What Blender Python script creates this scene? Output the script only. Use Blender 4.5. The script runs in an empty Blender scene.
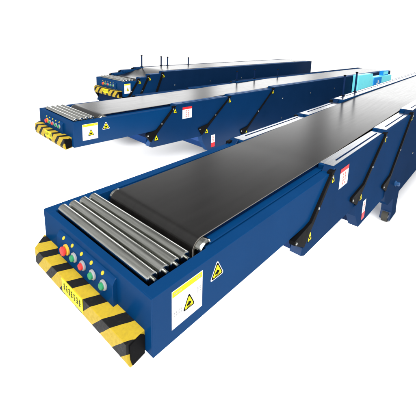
import bpy, bmesh, math, random
from mathutils import Vector, Matrix, Euler
random.seed(7)
scene = bpy.context.scene
COL = scene.collection
FZ = 1.30                     # height of the boom's top edge above the floor

# ------------------------------------------------------------------ materials
def new_mat(name, base, rough=0.4, metal=0.0, spec=0.5):
    m = bpy.data.materials.new(name); m.use_nodes = True
    b = m.node_tree.nodes['Principled BSDF']
    b.inputs['Base Color'].default_value = (*base, 1)
    b.inputs['Roughness'].default_value = rough
    b.inputs['Metallic'].default_value = metal
    b.inputs['Specular IOR Level'].default_value = spec
    return m, m.node_tree, b

def nd(nt, t, **kw):
    n = nt.nodes.new(t)
    for k, v in kw.items():
        setattr(n, k, v)
    return n

def noise(nt, scale, detail=4, coord='Object', stretch=None, rough=0.6):
    tc = nd(nt, 'ShaderNodeTexCoord')
    mp = nd(nt, 'ShaderNodeMapping')
    if stretch: mp.inputs['Scale'].default_value = stretch
    nt.links.new(tc.outputs[coord], mp.inputs['Vector'])
    n = nd(nt, 'ShaderNodeTexNoise')
    n.inputs['Scale'].default_value = scale
    n.inputs['Detail'].default_value = detail
    n.inputs['Roughness'].default_value = rough
    nt.links.new(mp.outputs['Vector'], n.inputs['Vector'])
    return n.outputs['Fac']

def remap(nt, fac, a, b, c, d):
    r = nd(nt, 'ShaderNodeMapRange')
    r.inputs[1].default_value = a; r.inputs[2].default_value = b
    r.inputs[3].default_value = c; r.inputs[4].default_value = d
    nt.links.new(fac, r.inputs[0]); return r.outputs[0]

def mixc(nt, fac, c1, c2):
    m = nd(nt, 'ShaderNodeMix', data_type='RGBA')
    nt.links.new(fac, m.inputs[0])
    for i, c in ((6, c1), (7, c2)):
        if isinstance(c, tuple): m.inputs[i].default_value = (*c, 1)
        else: nt.links.new(c, m.inputs[i])
    return m.outputs[2]

def bump(nt, b, fac, strength, dist=0.002):
    bp = nd(nt, 'ShaderNodeBump')
    bp.inputs['Strength'].default_value = strength
    bp.inputs['Distance'].default_value = dist
    nt.links.new(fac, bp.inputs['Height'])
    nt.links.new(bp.outputs['Normal'], b.inputs['Normal'])

def painted(name, c1, c2, rough=(0.22, 0.42), spec=0.08, dust=(0.10, 0.13, 0.17), dustamt=0.10, gloss=0.0):
    m, nt, b = new_mat(name, c1, 0.3, 0, spec)
    big = noise(nt, 2.2, 5)
    col = mixc(nt, remap(nt, big, .35, .65, 0, 1), c1, c2)
    d = noise(nt, 26, 8, rough=.75)
    col = mixc(nt, remap(nt, d, .58, .80, 0, dustamt), col, dust)
    if gloss:      # fine rub marks along the panels
        sc = remap(nt, noise(nt, 34, 6, stretch=(.10, 1, 2.2), rough=.7), .66, .78, 0, .22)
        col = mixc(nt, sc, col, (0.05, 0.11, 0.20))
        col = mixc(nt, remap(nt, noise(nt, 90, 3), .74, .80, 0, .5), col, (0.03, 0.035, 0.05))
    nt.links.new(col, b.inputs['Base Color'])
    nt.links.new(remap(nt, noise(nt, 7, 6), .3, .7, *rough), b.inputs['Roughness'])
    bump(nt, b, noise(nt, 240, 2), 0.06, 0.001)
    if gloss:      # thin clear coat whose mirror share does not climb at grazing angles
        g = nd(nt, 'ShaderNodeBsdfGlossy'); g.inputs['Roughness'].default_value = .22
        x = nd(nt, 'ShaderNodeMixShader'); x.inputs[0].default_value = gloss
        out = nt.nodes['Material Output']
        nt.links.new(b.outputs[0], x.inputs[1]); nt.links.new(g.outputs[0], x.inputs[2])
        nt.links.new(x.outputs[0], out.inputs['Surface'])
    return m

M = {}
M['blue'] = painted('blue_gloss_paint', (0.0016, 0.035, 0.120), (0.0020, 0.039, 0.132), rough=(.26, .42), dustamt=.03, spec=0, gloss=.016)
M['navy'] = painted('navy_gloss_paint', (0.0024, 0.025, 0.084), (0.0030, 0.028, 0.094), rough=(.28, .42), dustamt=.02, spec=0, gloss=.014)  # blue set a step darker on the middle sections
M['deep_navy'] = painted('deep_navy_paint', (0.0032, 0.0185, 0.058), (0.0040, 0.0205, 0.065), rough=(.28, .42), dustamt=.02, spec=0, gloss=.012)  # blue set darker again on the base section and legs
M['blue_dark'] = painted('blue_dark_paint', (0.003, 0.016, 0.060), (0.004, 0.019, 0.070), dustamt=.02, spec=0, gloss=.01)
M['cyan'] = painted('cyan_paint', (0.20, 0.86, 0.97), (0.23, 0.90, 0.98), dustamt=.04)
M['azure'] = painted('azure_paint', (0.02, 0.25, 0.70), (0.02, 0.28, 0.75), dustamt=.04)
M['black'] = painted('black_paint', (0.0045, 0.0045, 0.005), (0.007, 0.007, 0.0075), rough=(.4, .6), dustamt=.03, spec=.02)
M['white'] = painted('white_vinyl', (0.74, 0.74, 0.72), (0.80, 0.80, 0.78), rough=(.35, .5), dust=(.5, .5, .47), dustamt=.3)
M['yellow'] = painted('yellow_vinyl', (0.80, 0.62, 0.02), (0.86, 0.70, 0.02), rough=(.35, .5), dust=(.4, .3, .05), dustamt=.2)
M['lemon'] = painted('lemon_vinyl', (0.85, 0.72, 0.01), (0.88, 0.78, 0.01), rough=(.3, .45), dust=(.4, .3, .05), dustamt=.2)
M['tag'] = painted('tag_yellow', (0.50, 0.40, 0.03), (0.56, 0.46, 0.05), dustamt=.2)
M['red'] = painted('red_vinyl', (0.62, 0.02, 0.03), (0.68, 0.03, 0.035), dustamt=.05)
M['redink'] = painted('faded_red_ink', (0.50, 0.14, 0.12), (0.55, 0.18, 0.15), dustamt=.05)
M['greyink'] = painted('grey_ink', (0.30, 0.30, 0.31), (0.36, 0.36, 0.36), dustamt=.05)
M['redbutton'] = painted('red_plastic', (0.70, 0.04, 0.04), (0.74, 0.06, 0.05), rough=(.25, .35), dustamt=.03)
M['greenbutton'] = painted('green_plastic', (0.03, 0.24, 0.10), (0.04, 0.28, 0.12), rough=(.25, .35), dustamt=.05)
M['amber'] = painted('amber_plastic', (0.66, 0.36, 0.04), (0.72, 0.42, 0.05), rough=(.3, .4), dustamt=.05)
M['rubberfoot'] = painted('foot_rubber', (0.03, 0.03, 0.026), (0.05, 0.048, 0.04), rough=(.6, .8), dustamt=.2)

# zinc plated rollers
m, nt, b = new_mat('zinc_roller_steel', (0.52, 0.52, 0.49), .28, 1.0)
f = noise(nt, 46, 5, stretch=(1, .04, 1), rough=.7)
nt.links.new(mixc(nt, remap(nt, f, .35, .7, 0, 1), (0.56, 0.565, 0.53), (0.27, 0.275, 0.25)), b.inputs['Base Color'])
nt.links.new(remap(nt, noise(nt, 30, 5, stretch=(1, .15, 1)), .3, .7, .10, .22), b.inputs['Roughness'])
M['steel'] = m
m, nt, b = new_mat('brushed_strip_steel', (0.62, 0.63, 0.64), .3, 1.0)
f = noise(nt, 14, 8, stretch=(.25, 3, 1), rough=.7)
nt.links.new(mixc(nt, remap(nt, f, .35, .72, 0, 1), (0.66, 0.67, 0.69), (0.44, 0.47, 0.52)), b.inputs['Base Color'])
nt.links.new(remap(nt, noise(nt, 40, 6, stretch=(.12, 3, 1)), .3, .7, .20, .30), b.inputs['Roughness'])
M['strip'] = m
M['bezel'] = painted('bezel_grey', (0.24, 0.245, 0.25), (0.34, 0.34, 0.35), spec=.5)
M['blue_strip'] = painted('blue_rail_paint', (0.010, 0.06, 0.17), (0.014, 0.07, 0.19), spec=0, gloss=.10)
# conveyor belt rubber: dark, satin, with long faint scuffs
m, nt, b = new_mat('belt_rubber', (0.013, 0.012, 0.0115), .36, 0, .5)
f = noise(nt, 5, 7, stretch=(.3, 3, 1), rough=.65)
dst = remap(nt, noise(nt, 38, 9, stretch=(.5, 1, 1), rough=.8), .60, .78, 0, .22)
nt.links.new(mixc(nt, dst, mixc(nt, remap(nt, f, .3, .75, 0, 1), (0.0055, 0.0050, 0.0047), (0.011, 0.0102, 0.0096)), (0.05, 0.047, 0.043)), b.inputs['Base Color'])
nt.links.new(remap(nt, noise(nt, 16, 6, stretch=(.15, 2, 1)),   .3, .7, .225, .255), b.inputs['Roughness'])
M['belt'] = m
m, nt, b = new_mat('belt_cut_edge', (0.26, 0.24, 0.21), .6)
nt.links.new(mixc(nt, noise(nt, 60, 4), (0.20, 0.18, 0.16), (0.32, 0.30, 0.27)), b.inputs['Base Color'])
M['beltedge'] = m
# hazard stripes (object space: bands wrap round the bumper)
m, nt, b = new_mat('hazard_tape', (0.8, 0.6, 0.05), .4, 0, .06)
tc = nd(nt, 'ShaderNodeTexCoord'); sx = nd(nt, 'ShaderNodeSeparateXYZ')
nt.links.new(tc.outputs['Object'], sx.inputs[0])
def mth(op, a, bb=None):
    n = nd(nt, 'ShaderNodeMath', operation=op)
    for i, v in enumerate((a, bb)):
        if v is None: continue
        if isinstance(v, (int, float)): n.inputs[i].default_value = v
        else: nt.links.new(v, n.inputs[i])
    return n.outputs[0]
X = mth('MULTIPLY', mth('ADD', sx.outputs[0], .085), .55)
Z = mth('MULTIPLY', mth('MINIMUM', mth('SUBTRACT', sx.outputs[2], FZ - .178), 0.0), -1.0)
wob = mth('MULTIPLY', mth('SUBTRACT', noise(nt, 30, 3), .5), .006)
u = mth('ADD', mth('SUBTRACT', mth('ADD', sx.outputs[1], X), Z), wob)
ph = mth('FRACT', mth('ADD', mth('DIVIDE', mth('SUBTRACT', .875, u), .162), 10.0))
isb = mth('LESS_THAN', ph, .40)
wear = noise(nt, 55, 8, rough=.75)
yel = mixc(nt, remap(nt, wear, .45, .75, 0, .55), (0.50, 0.35, 0.028), (0.30, 0.21, 0.03))
blk = mixc(nt, remap(nt, wear, .55, .8, 0, .35), (0.012, 0.012, 0.012), (0.05, 0.045, 0.03))
nt.links.new(mixc(nt, isb, yel, blk), b.inputs['Base Color'])
nt.links.new(remap(nt, wear, .3, .7, .35, .6), b.inputs['Roughness'])
bump(nt, b, wear, .15, .002)
M['hazard'] = m
# studio white floor
m, nt, b = new_mat('white_floor', (0.9, 0.9, 0.9), .6, 0, .2)
nt.links.new(mixc(nt, noise(nt, .6, 4), (0.90, 0.90, 0.90), (0.93, 0.93, 0.93)), b.inputs['Base Color'])
M['floor'] = m

# ------------------------------------------------------------------ mesh helpers
class MB:
    def __init__(s): s.bm = bmesh.new(); s.mats = []
    def mi(s, name):
        if name not in s.mats: s.mats.append(name)
        return s.mats.index(name)
    def face(s, pts, mat):
        f = s.bm.faces.new([s.bm.verts.new(p) for p in pts]); f.material_index = s.mi(mat); return f
    def box(s, x0, x1, y0, y1, z0, z1, mat):
        return s.prism([(x0, z0), (x1, z0), (x1, z1), (x0, z1)], y0, y1, mat)
    def prism(s, prof, y0, y1, mat, prof1=None):
        """profile in (x, z) extruded along y"""
        prof1 = prof1 or prof
        i = s.mi(mat)
        a = [s.bm.verts.new((x, y0, z)) for x, z in prof]
        c = [s.bm.verts.new((x, y1, z)) for x, z in prof1]
        n = len(prof)
        fs = [s.bm.faces.new(a), s.bm.faces.new(c[::-1])]
        for k in range(n):
            fs.append(s.bm.faces.new((a[(k + 1) % n], a[k], c[k], c[(k + 1) % n])))
        for f in fs: f.material_index = i
        return fs
    def rod(s, p0, p1, r0, mat, r1=None, seg=20, cap=True, smooth=True):
        p0 = Vector(p0); p1 = Vector(p1); r1 = r0 if r1 is None else r1
        d = (p1 - p0).normalized()
        t = Vector((0, 0, 1)) if abs(d.z) < .9 else Vector((1, 0, 0))
        e1 = d.cross(t).normalized(); e2 = d.cross(e1)
        i = s.mi(mat)
        A = [s.bm.verts.new(p0 + (e1 * math.cos(2 * math.pi * k / seg) + e2 * math.sin(2 * math.pi * k / seg)) * r0) for k in range(seg)]
        B = [s.bm.verts.new(p1 + (e1 * math.cos(2 * math.pi * k / seg) + e2 * math.sin(2 * math.pi * k / seg)) * r1) for k in range(seg)]
        for k in range(seg):
            f = s.bm.faces.new((A[k], A[(k + 1) % seg], B[(k + 1) % seg], B[k])); f.smooth = smooth; f.material_index = i
        if cap:
            for loop in (A[::-1], B):
                f = s.bm.faces.new(loop); f.material_index = i
    def lathe(s, p0, d, rings, mat, seg=28):
        """rings: list of (distance along d, radius)"""
        p0 = Vector(p0); d = Vector(d).normalized()
        t = Vector((0, 0, 1)) if abs(d.z) < .9 else Vector((1, 0, 0))
        e1 = d.cross(t).normalized(); e2 = d.cross(e1); i = s.mi(mat)
        R = []
        for h, r in rings:
            R.append([s.bm.verts.new(p0 + d * h + (e1 * math.cos(2 * math.pi * k / seg) + e2 * math.sin(2 * math.pi * k / seg)) * max(r, 1e-4)) for k in range(seg)])
        for a, c in zip(R, R[1:]):
            for k in range(seg):
                f = s.bm.faces.new((a[k], a[(k + 1) % seg], c[(k + 1) % seg], c[k])); f.material_index = i; f.smooth = True
        for loop in (R[0][::-1], R[-1]):
            f = s.bm.faces.new(loop); f.material_index = i
    def build(s, name, parent=None, bevel=0.0, label=None):
        bmesh.ops.recalc_face_normals(s.bm, faces=s.bm.faces[:])
        for e in s.bm.edges:
            if len(e.link_faces) == 2 and e.calc_face_angle(0) > .6: e.smooth = False
        for v in s.bm.verts: v.co.z += FZ
        me = bpy.data.meshes.new(name); s.bm.to_mesh(me); s.bm.free()
        for k in s.mats: me.materials.append(M[k])
        o = bpy.data.objects.new(name, me); COL.objects.link(o)
        if parent: o.parent = parent
        if bevel:
            bv = o.modifiers.new('bevel', 'BEVEL'); bv.width = bevel; bv.segments = 3
            bv.limit_method = 'ANGLE'; bv.angle_limit = math.radians(35)
            bv.harden_normals = False
        if label: o['label'] = label
        return o

# ------------------------------------------------------------------ stickers on a right-hand side plane (facing -y)
def side_quad(mb, c, x0, x1, z0, z1, y, mat):
    mb.box(x0, x1, y - .0011 - c * .0007, y, z0, z1, mat)

def side_poly(mb, c, pts, y, mat):
    mb.prism(pts, y - .0011 - c * .0007, y, mat)

def scribble(mb, c, x0, x1, z0, z1, y, mat, rows, cols, rnd):
    """small printed characters, each a few strokes"""
    w = (x1 - x0) / cols; h = (z1 - z0) / rows
    for r in range(rows):
        for q in range(cols):
            cx, cz = x0 + (q + .5) * w, z0 + (r + .5) * h
            for k in range(rnd.randint(2, 3)):
                t = w * .10
                zz = cz + (k - 1) * h * .26
                side_quad(mb, c, cx - w * rnd.uniform(.22, .38), cx + w * rnd.uniform(.22, .38), zz - h * .05, zz + h * .05, y, mat)
            xx = cx + w * rnd.uniform(-.2, .2)
            side_quad(mb, c + .3, xx - t, xx + t, cz - h * .34, cz + h * .34, y, mat)

def tri_pts(cx, z0, z1, w):
    """rounded warning triangle"""
    V = [Vector((cx - w / 2, z0)), Vector((cx + w / 2, z0)), Vector((cx, z1))]
    cen = (V[0] + V[1] + V[2]) / 3; r = .12; out = []
    for i in range(3):
        p, a, bb = V[i], V[i - 1], V[(i + 1) % 3]
        out += [tuple(p + (a - p) * r), tuple(p + (a - p) * r * .35 + (bb - p) * r * .35), tuple(p + (bb - p) * r)]
    return out

def triangle(mb, c, cx, z0, z1, w, y, rim=None):
    h = z1 - z0
    if rim:
        side_poly(mb, c, tri_pts(cx, z0 - .06 * h, z1 + .10 * h, w * 1.16), y, rim); c += 1
    side_poly(mb, c, tri_pts(cx, z0, z1, w), y, 'black')
    side_poly(mb, c + 1, tri_pts(cx, z0 + .085 * h, z1 - .16 * h, w * .77), y, 'lemon')
    # pinched hand symbol between two rollers
    m = z0 + .30 * h
    side_poly(mb, c + 2, [(cx - .17 * w, m - .07 * h), (cx + .02 * w, m - .10 * h), (cx + .16 * w, m - .02 * h), (cx + .17 * w, m + .08 * h), (cx + .03 * w, m + .13 * h), (cx - .03 * w, m + .22 * h), (cx - .08 * w, m + .10 * h), (cx - .18 * w, m + .03 * h)], y, 'black')
    side_quad(mb, c + 2, cx - .2 * w, cx + .2 * w, z0 + .115 * h, z0 + .15 * h, y, 'black')

def safety_sign(parent, x0, x1, zt, zb, y, seed=1):
    rnd = random.Random(seed); mb = MB(); h = zt - zb; w = x1 - x0
    side_quad(mb, 0, x0, x1, zb, zt, y, 'white')
    side_quad(mb, 1, x0 + .003, x1 - .003, zt - .16 * h, zt - .003, y, 'lemon')
    scribble(mb, 2, x0 + .06 * w, x0 + .30 * w, zt - .12 * h, zt - .05 * h, y, 'greyink', 1, 4, rnd)
    scribble(mb, 2, x1 - .24 * w, x1 - .05 * w, zt - .12 * h, zt - .05 * h, y, 'greyink', 1, 3, rnd)
    triangle(mb, 1, x0 + .54 * w, zb + .25 * h, zb + .66 * h, .40 * w, y)
    scribble(mb, 1, x0 + .06 * w, x0 + .32 * w, zb + .30 * h, zb + .44 * h, y, 'greyink', 2, 5, rnd)
    scribble(mb, 1, x0 + .80 * w, x0 + .95 * w, zb + .48 * h, zb + .64 * h, y, 'greyink', 3, 3, rnd)
    return mb.build('safety_sign', parent)

def warning_triangle(parent, cx, z0, z1, w, y, rim='white'):
    mb = MB(); triangle(mb, 0, cx, z0, z1, w, y, rim); return mb.build('warning_triangle', parent)

def notice_label(parent, x0, x1, zt, zb, y, seed, rotated=False):
    rnd = random.Random(seed); mb = MB(); h = zt - zb; w = x1 - x0
    side_quad(mb, 0, x0, x1, zb, zt, y, 'white')
    if rotated: side_quad(mb, 1, x0, x1, zb, zb + .36 * h, y, 'red')
    else: side_quad(mb, 1, x0, x1, zt - .20 * h, zt, y, 'red')
    scribble(mb, 2, x0 + .28 * w, x0 + .74 * w, zb + (.42 if rotated else .10) * h, zb + (.94 if rotated else .74) * h, y, 'redink', 4, 2, rnd)
    return mb.build('notice_label', parent)

# ------------------------------------------------------------------ the conveyor
def lerp(a, b, t): return a + (b - a) * t

def conveyor(loc, yaw, pitch, s, dx, steps, yo, end, label, beltz, posts, near_sign=(.105, .29), legs=(3.4,), opts=None):
    """s: start of sections 2,3,4; dx: forward reach of each slanted end; steps: top height; yo: side offset"""
    opts = opts or {}
    root = bpy.data.objects.new('telescopic_conveyor', None); COL.objects.link(root)
    E_ = Euler((0, pitch, yaw)); Rm = E_.to_matrix()
    p = Vector((loc[0], loc[1], loc[2] + FZ)) - Rm @ Vector((0, 0, FZ))
    root.location = p; root.rotation_euler = E_
    root.empty_display_size = .3
    root['label'] = label; root['category'] = 'conveyor'; root['group'] = 'telescopic belt conveyors'
    H = .2836
    # ---- section 1 (innermost boom, reaches furthest forward)
    e1 = s[0] + 1.2
    mb = MB()
    for side in (0, 1):
        def Y(a, bb): return (a, bb) if side == 0 else (1 - bb, 1 - a)
        mb.box(.005, e1, *Y(0, .068), -H, 0, 'blue')                    # side girder with flat top flange
        mb.box(.40, e1, *Y(.0685, .142), -.11, -.012, 'blue')         # lower inner shelf beside the belt
        mb.box(.43, e1, *Y(.082, .093), -.013, -.003, 'blue')         # guide rib on the shelf
    mb.box(0, .040, .0015, .9985, -H + .016, -.0012, 'blue')        # front plate and its lip
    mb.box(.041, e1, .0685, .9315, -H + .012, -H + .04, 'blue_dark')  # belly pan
    mb.box(.041, .42, .0685, .9315, -.075, -.07, 'black')             # tray under the rollers
    for side in (0, 1):
        a, c = (.1435, .150) if side == 0 else (.850, .8565)
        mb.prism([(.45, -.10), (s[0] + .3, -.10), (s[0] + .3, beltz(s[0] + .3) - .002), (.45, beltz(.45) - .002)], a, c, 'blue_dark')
    sec = mb.build('boom_section', root, .004)
    safety_sign(sec, near_sign[0], near_sign[1], -.033, -.222, 0, 11)
    if not opts.get('retracted'):
        warning_triangle(sec, near_sign[1] + .103, -.128, -.045, .088, 0)
    # ---- outer sections
    bot = [-.50, -.79, -1.0]
    for k in range(3):
        y0 = yo[k]; zt = steps[k]; st = s[k]; d = dx[k]
        en = (s[k + 1] + 1.0) if k < 2 else end
        zb = (-.43, -.50, -.70)[k]
        if k == 0: low = [(st - d - .02, zb - .05), (st - d + .03, zb - .075)]
        elif k == 1: low = [(st - d + .03, zb - .12), (st - d + .15, -.785)]
        else: low = [(st - d + .04, zb - .14), (st - d + .22, -.95)]
        prof = [(st, zt), (st - d, zb)] + low + [(en, bot[k] - .0), (en, zt)]
        if k == 0: prof[-2] = (en, -.54)
        tone = ('navy', 'navy', 'deep_navy')[k]
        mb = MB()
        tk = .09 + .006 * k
        mb.prism(prof, y0, y0 + tk, tone)
        mb.prism(prof, 1 - y0 - tk, 1 - y0, tone)
        # top rails reaching in over the inner section
        mb.box(st + .003, en - .003, y0 + tk + .0005, .122, zt - .05, zt - .0015, 'blue')
        mb.box(st + .003, en - .003, .878, 1 - y0 - tk - .0005, zt - .05, zt - .0015, 'blue')
        # cross members under the section
        cx0 = low[-1][0] + .02
        if k == 1:
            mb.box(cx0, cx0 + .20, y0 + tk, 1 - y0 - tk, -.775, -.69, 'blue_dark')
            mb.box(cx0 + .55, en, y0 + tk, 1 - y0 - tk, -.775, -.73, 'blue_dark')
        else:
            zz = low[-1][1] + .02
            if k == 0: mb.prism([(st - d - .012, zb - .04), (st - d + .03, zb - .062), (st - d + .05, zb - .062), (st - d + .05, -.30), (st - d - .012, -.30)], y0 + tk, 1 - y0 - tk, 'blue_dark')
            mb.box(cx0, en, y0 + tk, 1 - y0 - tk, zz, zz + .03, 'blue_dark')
        if k == 2:
            mb.box(en - .03, en - .004, y0 + tk, 1 - y0 - tk, -.96, zt - .06, 'blue')
        sec = mb.build('base_section' if k == 2 else 'boom_section', root, .004)
        # brushed wear strips let into the top rails
        for side in (0, 1):
            mb = MB()
            a, c = y0 + .022, .118
            if side: a, c = 1 - c, 1 - a
            le = min(s[k + 1] - .06 if k < 2 else end - .2, en)
            if side and not opts.get('knob'): continue
            mb.box(st + .025, le, a, c, zt - .004, zt + .0035, 'strip' if opts.get('knob') else 'blue_strip')
            mid_y = (lerp(a, c, .34) if side == 0 else lerp(a, c, .66))
            if le - st > .5:
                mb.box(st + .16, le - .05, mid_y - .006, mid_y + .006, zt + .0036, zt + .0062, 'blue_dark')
            mb.build('wear_strip', sec, .0015)
        # black gasket along the slanted end, on the outside of the inner section
        yi = (0, yo[0], yo[1])[k]
        wd = opts.get('gasket', .055); wg = opts.get('wedge', 2.6)
        for side in (0, 1):
            mb = MB()
            a, c = (y0 - .006, yi + .02) if side == 0 else (1 - yi - .02, 1 - y0 + .006)
            g = [(st + .010, zt - .010), (st - wd - .004, zt - .014), (st - wd - .012, zt - .045),
                 (st - d + d * .16 / (zt - zb) - wd, zb + .16), (st - d - wd * wg, zb + .125), (st - d - wd * wg, zb + .095), (st - d + .010, zb + .004)]
            mb.prism(g, a, c, 'black')
            mb.build('end_gasket', sec, .003)
        mb = MB()   # front closing strip across the top, under the belt
        mb.box(st - .05, st - .002, .16, .84, zt - .12, zt - .085, 'black')
        mb.build('cross_bar', sec)
        for (bx, bz) in ((st - .045, zt - .055), (st - d * .5 - .028, lerp(zt, zb, .5)), (st - d - wd * (wg - .4), zb + .102)):
            mb = MB(); mb.lathe((bx, y0 - .0055, bz), (0, -1, 0), [(0, .011), (.004, .011), (.008, .007)], 'steel', 12)
            mb.build('bolt', sec)
        big = opts.get('tri', 1)
        warning_triangle(sec, st + .022 - d * .08, zt - .118, zt - .035, .062 * big, y0, None)
        tx = st - d + d * .05 / (zt - zb) + .040
        if k < 2 or opts.get('far_tri'):
            warning_triangle(sec, tx + .01, zb + .008, zb + .105, .072 * big, y0, None)
        if k == 0 and not opts.get('retracted'):
            notice_label(sec, st + .125, st + .305, zt - .052, zt - .222, y0, 5)
        if k == 1 and not opts.get('retracted'):
            notice_label(sec, st - d + .215, st - d + .30, zb - .04, zb - .24, y0, 6, True)
        if k == 2:
            mb = MB(); mb.lathe((st - .47, y0, -.74), (0, -1, 0), [(0, .035), (.012, .035), (.014, .026), (.05, .026), (.055, .016)], 'blue_strip' if opts.get('knob') else 'blue')
            mb.build('lock_knob', sec)
            rnd = random.Random(3)
            for (bx, bz) in ((.3, -.15), (.32, -.55), (1.4, -.15), (1.4, -.8), (2.6, -.15), (2.6, -.8)):
                mb = MB(); mb.lathe((st + bx, y0, bz), (0, -1, 0), [(0, .013), (.005, .013), (.009, .008)], 'steel', 12)
                mb.build('bolt', sec)
    if opts.get('retracted'):
        mb = MB(); mb.prism([(.03, -.30), (.9, -.30), (.9, -.97), (.16, -.97), (.03, -.80)], .02, .98, 'blue_dark'); mb.build('base_front', root, .006)
    # ---- rollers at the charging end
    for i in range(4):
        x = .078 + .0635 * i
        mb = MB(); mb.lathe((x, .088, -.001), (0, 1, 0), [(0, .024), (.004, .0298), (.832, .0298), (.836, .024)], 'steel', 28)
        r = mb.build('roller', root)
        for ya, yb in ((.069, .0875), (.9245, .931)):
            mb = MB(); mb.rod((x, ya, -.001), (x, yb, -.001), .009, 'steel'); mb.build('axle', r)
    # ---- head pulley
    pc = (.415, -.046); pr = .058
    mb = MB(); mb.lathe((pc[0], .085, pc[1]), (0, 1, 0), [(0, .036), (.003, .050), (.012, .054), (.016, pr), (.814, pr), (.818, .054), (.827, .050), (.83, .036)], 'steel', 40)
    pu = mb.build('head_pulley', root)
    for ya, yb in ((.069, .0845), (.9155, .931)):
        mb = MB(); mb.rod((pc[0], ya, pc[1]), (pc[0], yb, pc[1]), .016, 'black'); mb.build('pulley_shaft', pu)
    # ---- belt: nose round the pulley, then along the top
    path = []
    R_ = pr + .0015
    for k in range(15):
        a = math.radians(240 - k * (240 - 90) / 14)
        path.append((pc[0] + R_ * math.cos(a), pc[1] + R_ * math.sin(a)))
    xs = [.425, .44, .47] + [.52 + .06 * i for i in range(25)] + [2.2 + .2 * i for i in range(int((end - 2.4) / .2))] + [end - .06]
    z0 = path[-1][1]
    for x in xs: path.append((x, beltz(x)))
    t = .006; yR, yL = .130, .870
    mb = MB(); bm = mb.bm; i0 = mb.mi('belt'); i1 = mb.mi('beltedge')
    rows = []
    for j, (x, z) in enumerate(path):
        q0 = Vector(path[max(j - 1, 0)]); q1 = Vector(path[min(j + 1, len(path) - 1)])
        dv = (q1 - q0).normalized(); n = Vector((-dv.y, dv.x))
        o = (x + n.x * t, z + n.y * t)
        rows.append([bm.verts.new((x, yR, z)), bm.verts.new((o[0], yR, o[1])), bm.verts.new((o[0], yL, o[1])), bm.verts.new((x, yL, z))])
    for A, B in zip(rows, rows[1:]):
        for k in range(4):
            f = bm.faces.new((A[k], B[k], B[(k + 1) % 4], A[(k + 1) % 4]))
            f.material_index = i1 if k in (0, 2) else i0; f.smooth = k in (1, 3)
    bm.faces.new(rows[0]); bm.faces.new(rows[-1][::-1])
    for e in bm.edges:
        if len(e.link_faces) == 2 and e.link_faces[0].material_index != e.link_faces[1].material_index: e.smooth = False
    be = mb.build('conveyor_belt', root)
    # ---- control panel on the front plate
    mb = MB()
    mb.prism([(.003, -.176), (.003, -.038), (-.010, -.044), (-.022, -.066), (-.022, -.176)], .245, .790, 'blue')
    cp = mb.build('control_panel', root, .003)
    for y in (.716, .622, .527, .433, .333):
        mb = MB(); mb.lathe((-.0150, y, -.052), (-.80, 0, .6), [(0, .0095), (.003, .0095), (.005, .007)], 'tag', 18)
        mb.build('button_tag', cp)
    kinds = [('emergency_stop', .690), ('green_button', .590), ('red_button', .503), ('green_button', .410), ('green_button', .314)]
    for nm, y in kinds:
        z = -.098
        if nm == 'emergency_stop':
            mb = MB(); mb.lathe((-.022, y - .018, z + .004), (-1, 0, 0), [(0, .029), (.008, .029), (.010, .025)], 'amber'); pl = 'collar'
            mb.build('stop_collar', cp)
            mb = MB(); mb.lathe((-.026, y - .012, z), (-1, 0, 0), [(0, .014), (.008, .014), (.010, .023), (.018, .0255), (.024, .021), (.026, .009)], 'redbutton')
            mb.build('emergency_stop', cp)
        else:
            mb = MB(); mb.lathe((-.022, y, z), (-1, 0, 0), [(0, .025), (.007, .025), (.011, .021), (.011, .019)], 'bezel')
            mb.build('button_bezel', cp)
            mb = MB(); mb.lathe((-.030, y, z), (-1, 0, 0), [(0, .0165), (.011, .0165), (.015, .013), (.016, .007)], 'redbutton' if nm == 'red_button' else 'greenbutton')
            mb.build('push_button', cp)
    # ---- hazard bumper under the panel
    bx = opts.get('bump', .088)
    pr0 = [(.0015, -.172), (-bx, -.178), (-bx, -.266), (-bx + .016, -.303), (.0015, -.290)]
    mb = MB(); ih = mb.mi('hazard')
    A = [mb.bm.verts.new((x, .048, z)) for x, z in pr0]
    B = [mb.bm.verts.new((x, 1.018 + .95 * min(x, 0), z)) for x, z in pr0]     # left end cut back at an angle
    mb.bm.faces.new(A); mb.bm.faces.new(B[::-1])
    for k in range(5): mb.bm.faces.new((A[(k + 1) % 5], A[k], B[k], B[(k + 1) % 5]))
    bu = mb.build('bumper', root, .003)
    mb = MB()
    q = [(-.004, -.190), (-.022, -.176), (-bx + .012, -.190), (-bx + .016, -.262), (-bx + .024, -.293), (-.004, -.281)]
    mb.prism(q, .0475, .0425, 'black')
    mb.build('end_pad', bu)
    rnd = random.Random(4)
    mb = MB()
    mb.box(-bx - .0022, -bx + .001, .395, .600, -.258, -.182, 'lemon')
    # worn dark characters printed along the plate
    nch = 7
    for c in range(nch):
        yc = .575 - c * .026
        for k in range(3):
            zz = -.205 - k * .013 + rnd.uniform(-.002, .002)
            mb.box(-bx - .0034, -bx - .002, yc - rnd.uniform(.004, .009), yc + rnd.uniform(.004, .009), zz - .0018, zz + .0018, 'rubberfoot')
        y2 = yc + rnd.uniform(-.006, .006)
        mb.box(-bx - .0036, -bx - .002, y2 - .0018, y2 + .0018, -.236, -.198, 'rubberfoot')
    mb.build('name_plate', bu)
    # ---- guard posts on the far rail
    for (px, h) in posts:
        mb = MB(); y = 1 - yo[2] - .03
        zb = steps[2] - .04
        mb.rod((px, y, zb), (px, y, h), .015, 'blue_dark', seg=18)
        mb.rod((px, y, zb), (px, y, zb + .05), .034, 'black', seg=18)
        mb.lathe((px, y, h), (0, 0, 1), [(0, .021), (.012, .021), (.018, .012)], 'black', 18)
        mb.build('guard_post', root)
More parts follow.
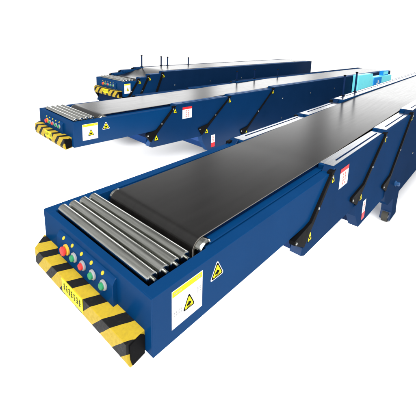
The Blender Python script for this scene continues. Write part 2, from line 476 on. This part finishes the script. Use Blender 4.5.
    # ---- legs under the base
    for lx in legs:
        for side in (0, 1):
            y0_ = yo[2] + .004
            a, c = (y0_, y0_ + .13) if side == 0 else (1 - y0_ - .13, 1 - y0_)
            mb = MB()
            fl = -FZ + opts.get('lift', 0)
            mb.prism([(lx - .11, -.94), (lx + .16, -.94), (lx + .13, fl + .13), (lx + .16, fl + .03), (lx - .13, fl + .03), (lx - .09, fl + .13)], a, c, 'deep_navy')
            lg = mb.build('leg', root, .006)
            mb = MB()
            mb.rod((lx - .10, a + .03, fl + .062), (lx - .10, c - .03, fl + .062), .062, 'rubberfoot', seg=24)
            mb.rod((lx - .10, a + .024, fl + .065), (lx - .10, a + .031, fl + .065), .024, 'greyink', seg=18)
            mb.build('foot_wheel', lg)
            mb = MB(); mb.rod((lx + .13, a + .03, fl + .062), (lx + .13, c - .03, fl + .062), .062, 'rubberfoot', seg=24)
            mb.build('foot_wheel', lg)
    return root

def boom_belt(x): return .0137 + .008 * (min(x, 1.7) - .4) + .017 * max(0, min(x, 4.8) - 1.7)
conveyor((0, 0, 0), 0, 0, (1.735, 3.06, 4.15), (.445, .76, .90), (.034, .056, .098), (-.015, -.030, -.045), 11.5,
         'nearest and largest blue telescopic belt conveyor, steel rollers and buttons on its front end',
         boom_belt, [(4.505, .409), (5.022, .417)], legs=(3.84, 7.2, 10.6), opts={'knob': 1})
conveyor((.974, 2.637, -.005), -.043, .017, (1.447, 2.60, 3.83), (.43, .65, .90), (.034, .056, .09), (-.015, -.03, -.045), 10.55,
         'middle blue telescopic belt conveyor, extended, between the nearest conveyor and the retracted one behind',
         boom_belt, [(3.96, .268), (4.57, .282), (5.50, .24)], legs=(3.4, 7.0, 10.0), opts={'far_tri': 1, 'gasket': .045, 'wedge': 1.3, 'tri': 1.15, 'lift': .06})
def far_belt(x):
    t = min(max((x - .38) / .85, 0), 1)
    return .0137 + .14 * t * t * (3 - 2 * t)
conveyor((2.87, 4.52, .05), -.012, .014, (.358, .585, .925), (.33, .33, .36), (.06, .11, .15), (-.015, -.03, -.045), 7.45,
         'rearmost blue telescopic belt conveyor, fully retracted, with thin posts along its top',
         far_belt, [(1.14, .397), (1.705, .36), (1.906, .344), (2.604, .313)], near_sign=(.015, .15), legs=(1.3, 4.0, 7.0), opts={'retracted': 1, 'gasket': .04, 'wedge': 1.2, 'tri': 1.2})

# ------------------------------------------------------------------ control cabinet beside the middle conveyor's base
cab = bpy.data.objects.new('control_cabinet', None); COL.objects.link(cab)
cab.location = (8.40, 2.10, 0); cab.rotation_euler = (0, 0, math.atan2(-.30, 1.92))
cab['label'] = 'pale cyan control cabinet with darker blue door, beside the far end of the middle conveyor'; cab['category'] = 'cabinet'
mb = MB(); mb.box(0, .78, 0, .16, -FZ + .08, -.005, 'cyan'); mb.box(.784, 1.98, .01, .16, -FZ + .08, -.105, 'cyan'); mb.box(.03, 1.95, .03, .14, -FZ, -FZ + .079, 'black')
cb = mb.build('cabinet_body', cab, .008)
mb = MB(); mb.box(.86, 1.30, -.016, .0095, -.95, -.125, 'azure'); dr = mb.build('cabinet_door', cab, .004)
mb = MB()
for pts in ([(1.00, -.30), (1.06, -.27), (1.13, -.33), (1.07, -.37)], [(1.06, -.22), (1.12, -.20), (1.17, -.28), (1.10, -.29)], [(1.12, -.34), (1.17, -.30), (1.20, -.37), (1.14, -.39)]):
    mb.prism(pts, -.0185, -.0155, 'white')
mb.build('emblem', dr)
mb = MB(); mb.box(1.25, 1.275, -.034, -.0155, -.58, -.46, 'steel'); mb.build('handle', dr, .003)
mb = MB(); mb.box(1.45, 1.80, .035, .14, -.1045, .03, 'azure'); mb.box(1.48, 1.77, .03, .0345, -.08, .01, 'cyan'); mb.build('junction_box', cab, .005)

# ------------------------------------------------------------------ floor
me = bpy.data.meshes.new('floor')
me.from_pydata([(-16, -18, 0), (14, -18, 0), (14, 13, 0), (-16, 13, 0)], [], [(0, 1, 2, 3)])
me.materials.append(M['floor'])
fl = bpy.data.objects.new('floor', me); COL.objects.link(fl); fl['kind'] = 'structure'

# ------------------------------------------------------------------ world: white backdrop, dimmer overhead and behind
w = bpy.data.worlds.new('World'); scene.world = w; w.use_nodes = True
nt = w.node_tree; bg = nt.nodes['Background']
tc = nd(nt, 'ShaderNodeTexCoord'); sp = nd(nt, 'ShaderNodeSeparateXYZ')
nt.links.new(tc.outputs['Generated'], sp.inputs[0])
def ramp(stops):
    r = nd(nt, 'ShaderNodeValToRGB'); e = r.color_ramp.elements
    e[0].position, e[1].position = stops[0][0], stops[-1][0]
    e[0].color = (*[stops[0][1]] * 3, 1); e[1].color = (*[stops[-1][1]] * 3, 1)
    for pos, v in stops[1:-1]:
        q = e.new(pos); q.color = (v, v, v, 1)
    nt.links.new(sp.outputs[2], r.inputs[0]); return r.outputs[0]
front = ramp([(0, 1.15), (.10, 1.15), (.125, 4.2), (.20, 3.8), (.27, 1.5), (.38, .42), (.6, .32), (1, .4)])   # row of high windows at the back of the hall
rest = ramp([(0, 1.12), (.10, 1.10), (.22, .75), (.42, .6), (1, .7)])
az = mth('ARCTAN2', sp.outputs[1], sp.outputs[0])
facing = remap(nt, mth('ABSOLUTE', mth('SUBTRACT', az, math.radians(32))), math.radians(38), math.radians(62), 1, 0)
col = mixc(nt, facing, rest, front)
pil = None                                     # pillars between the windows, only above the skyline
for a in (24, 43.5, 62):
    p_ = remap(nt, mth('ABSOLUTE', mth('SUBTRACT', az, math.radians(a))), math.radians(1.0), math.radians(2.4), 1, 0)
    pil = p_ if pil is None else mth('MAXIMUM', pil, p_)
pil = mth('MULTIPLY', pil, remap(nt, sp.outputs[2], .115, .15, 0, .85))
nt.links.new(mixc(nt, pil, col, (.12, .12, .13)), bg.inputs['Color'])
bg.inputs['Strength'].default_value = 1.0

# ------------------------------------------------------------------ lamps
def area(name, loc, target, sx, sy, power, col=(1, 1, 1)):
    l = bpy.data.lights.new(name, 'AREA'); l.shape = 'RECTANGLE'; l.size = sx; l.size_y = sy; l.energy = power; l.color = col
    o = bpy.data.objects.new(name, l); COL.objects.link(o); o.location = loc
    o.rotation_euler = (Vector(target) - Vector(loc)).to_track_quat('-Z', 'Y').to_euler()
    return o
area('overhead_lamp', (-8, -9, 22), (4, 2.5, 0), 26, 26, 12000)
# added fill lights, unseen under and between the conveyors, lifting shade off the floor
area('floor_lamp', (1.0, .5, .92), (1.0, .5, 0), 2.8, .8, 46)
area('floor_lamp', (2.4, 2.98, .75), (2.4, 2.98, 0), 2.6, .8, 40)
area('floor_lamp', (3.1, .45, .44), (3.1, .45, 0), 1.6, .8, 26)
area('floor_lamp', (1.6, 3.0, .9), (1.6, 3.0, 0), 1.4, .8, 22)
area('floor_lamp', (4.6, 1.3, .20), (4.6, 1.3, 0), 3.2, .6, 30)

# ------------------------------------------------------------------ camera
cam = bpy.data.cameras.new('camera'); co = bpy.data.objects.new('camera', cam); COL.objects.link(co)
co.location = (-.6955, -.9200, 1.0332 + FZ)
co.rotation_euler = tuple(math.radians(a) for a in (77.7917, -1.5063, -48.7021))
cam.sensor_width = 36; cam.lens = 36 * 338.404 / 416
cam.shift_x = -9.599 / 416; cam.shift_y = -103.711 / 416
cam.clip_start = .05; cam.clip_end = 600
scene.camera = co
scene.view_settings.view_transform = 'Standard'; scene.view_settings.look = 'None'
scene.view_settings.exposure = 0; scene.view_settings.gamma = 1
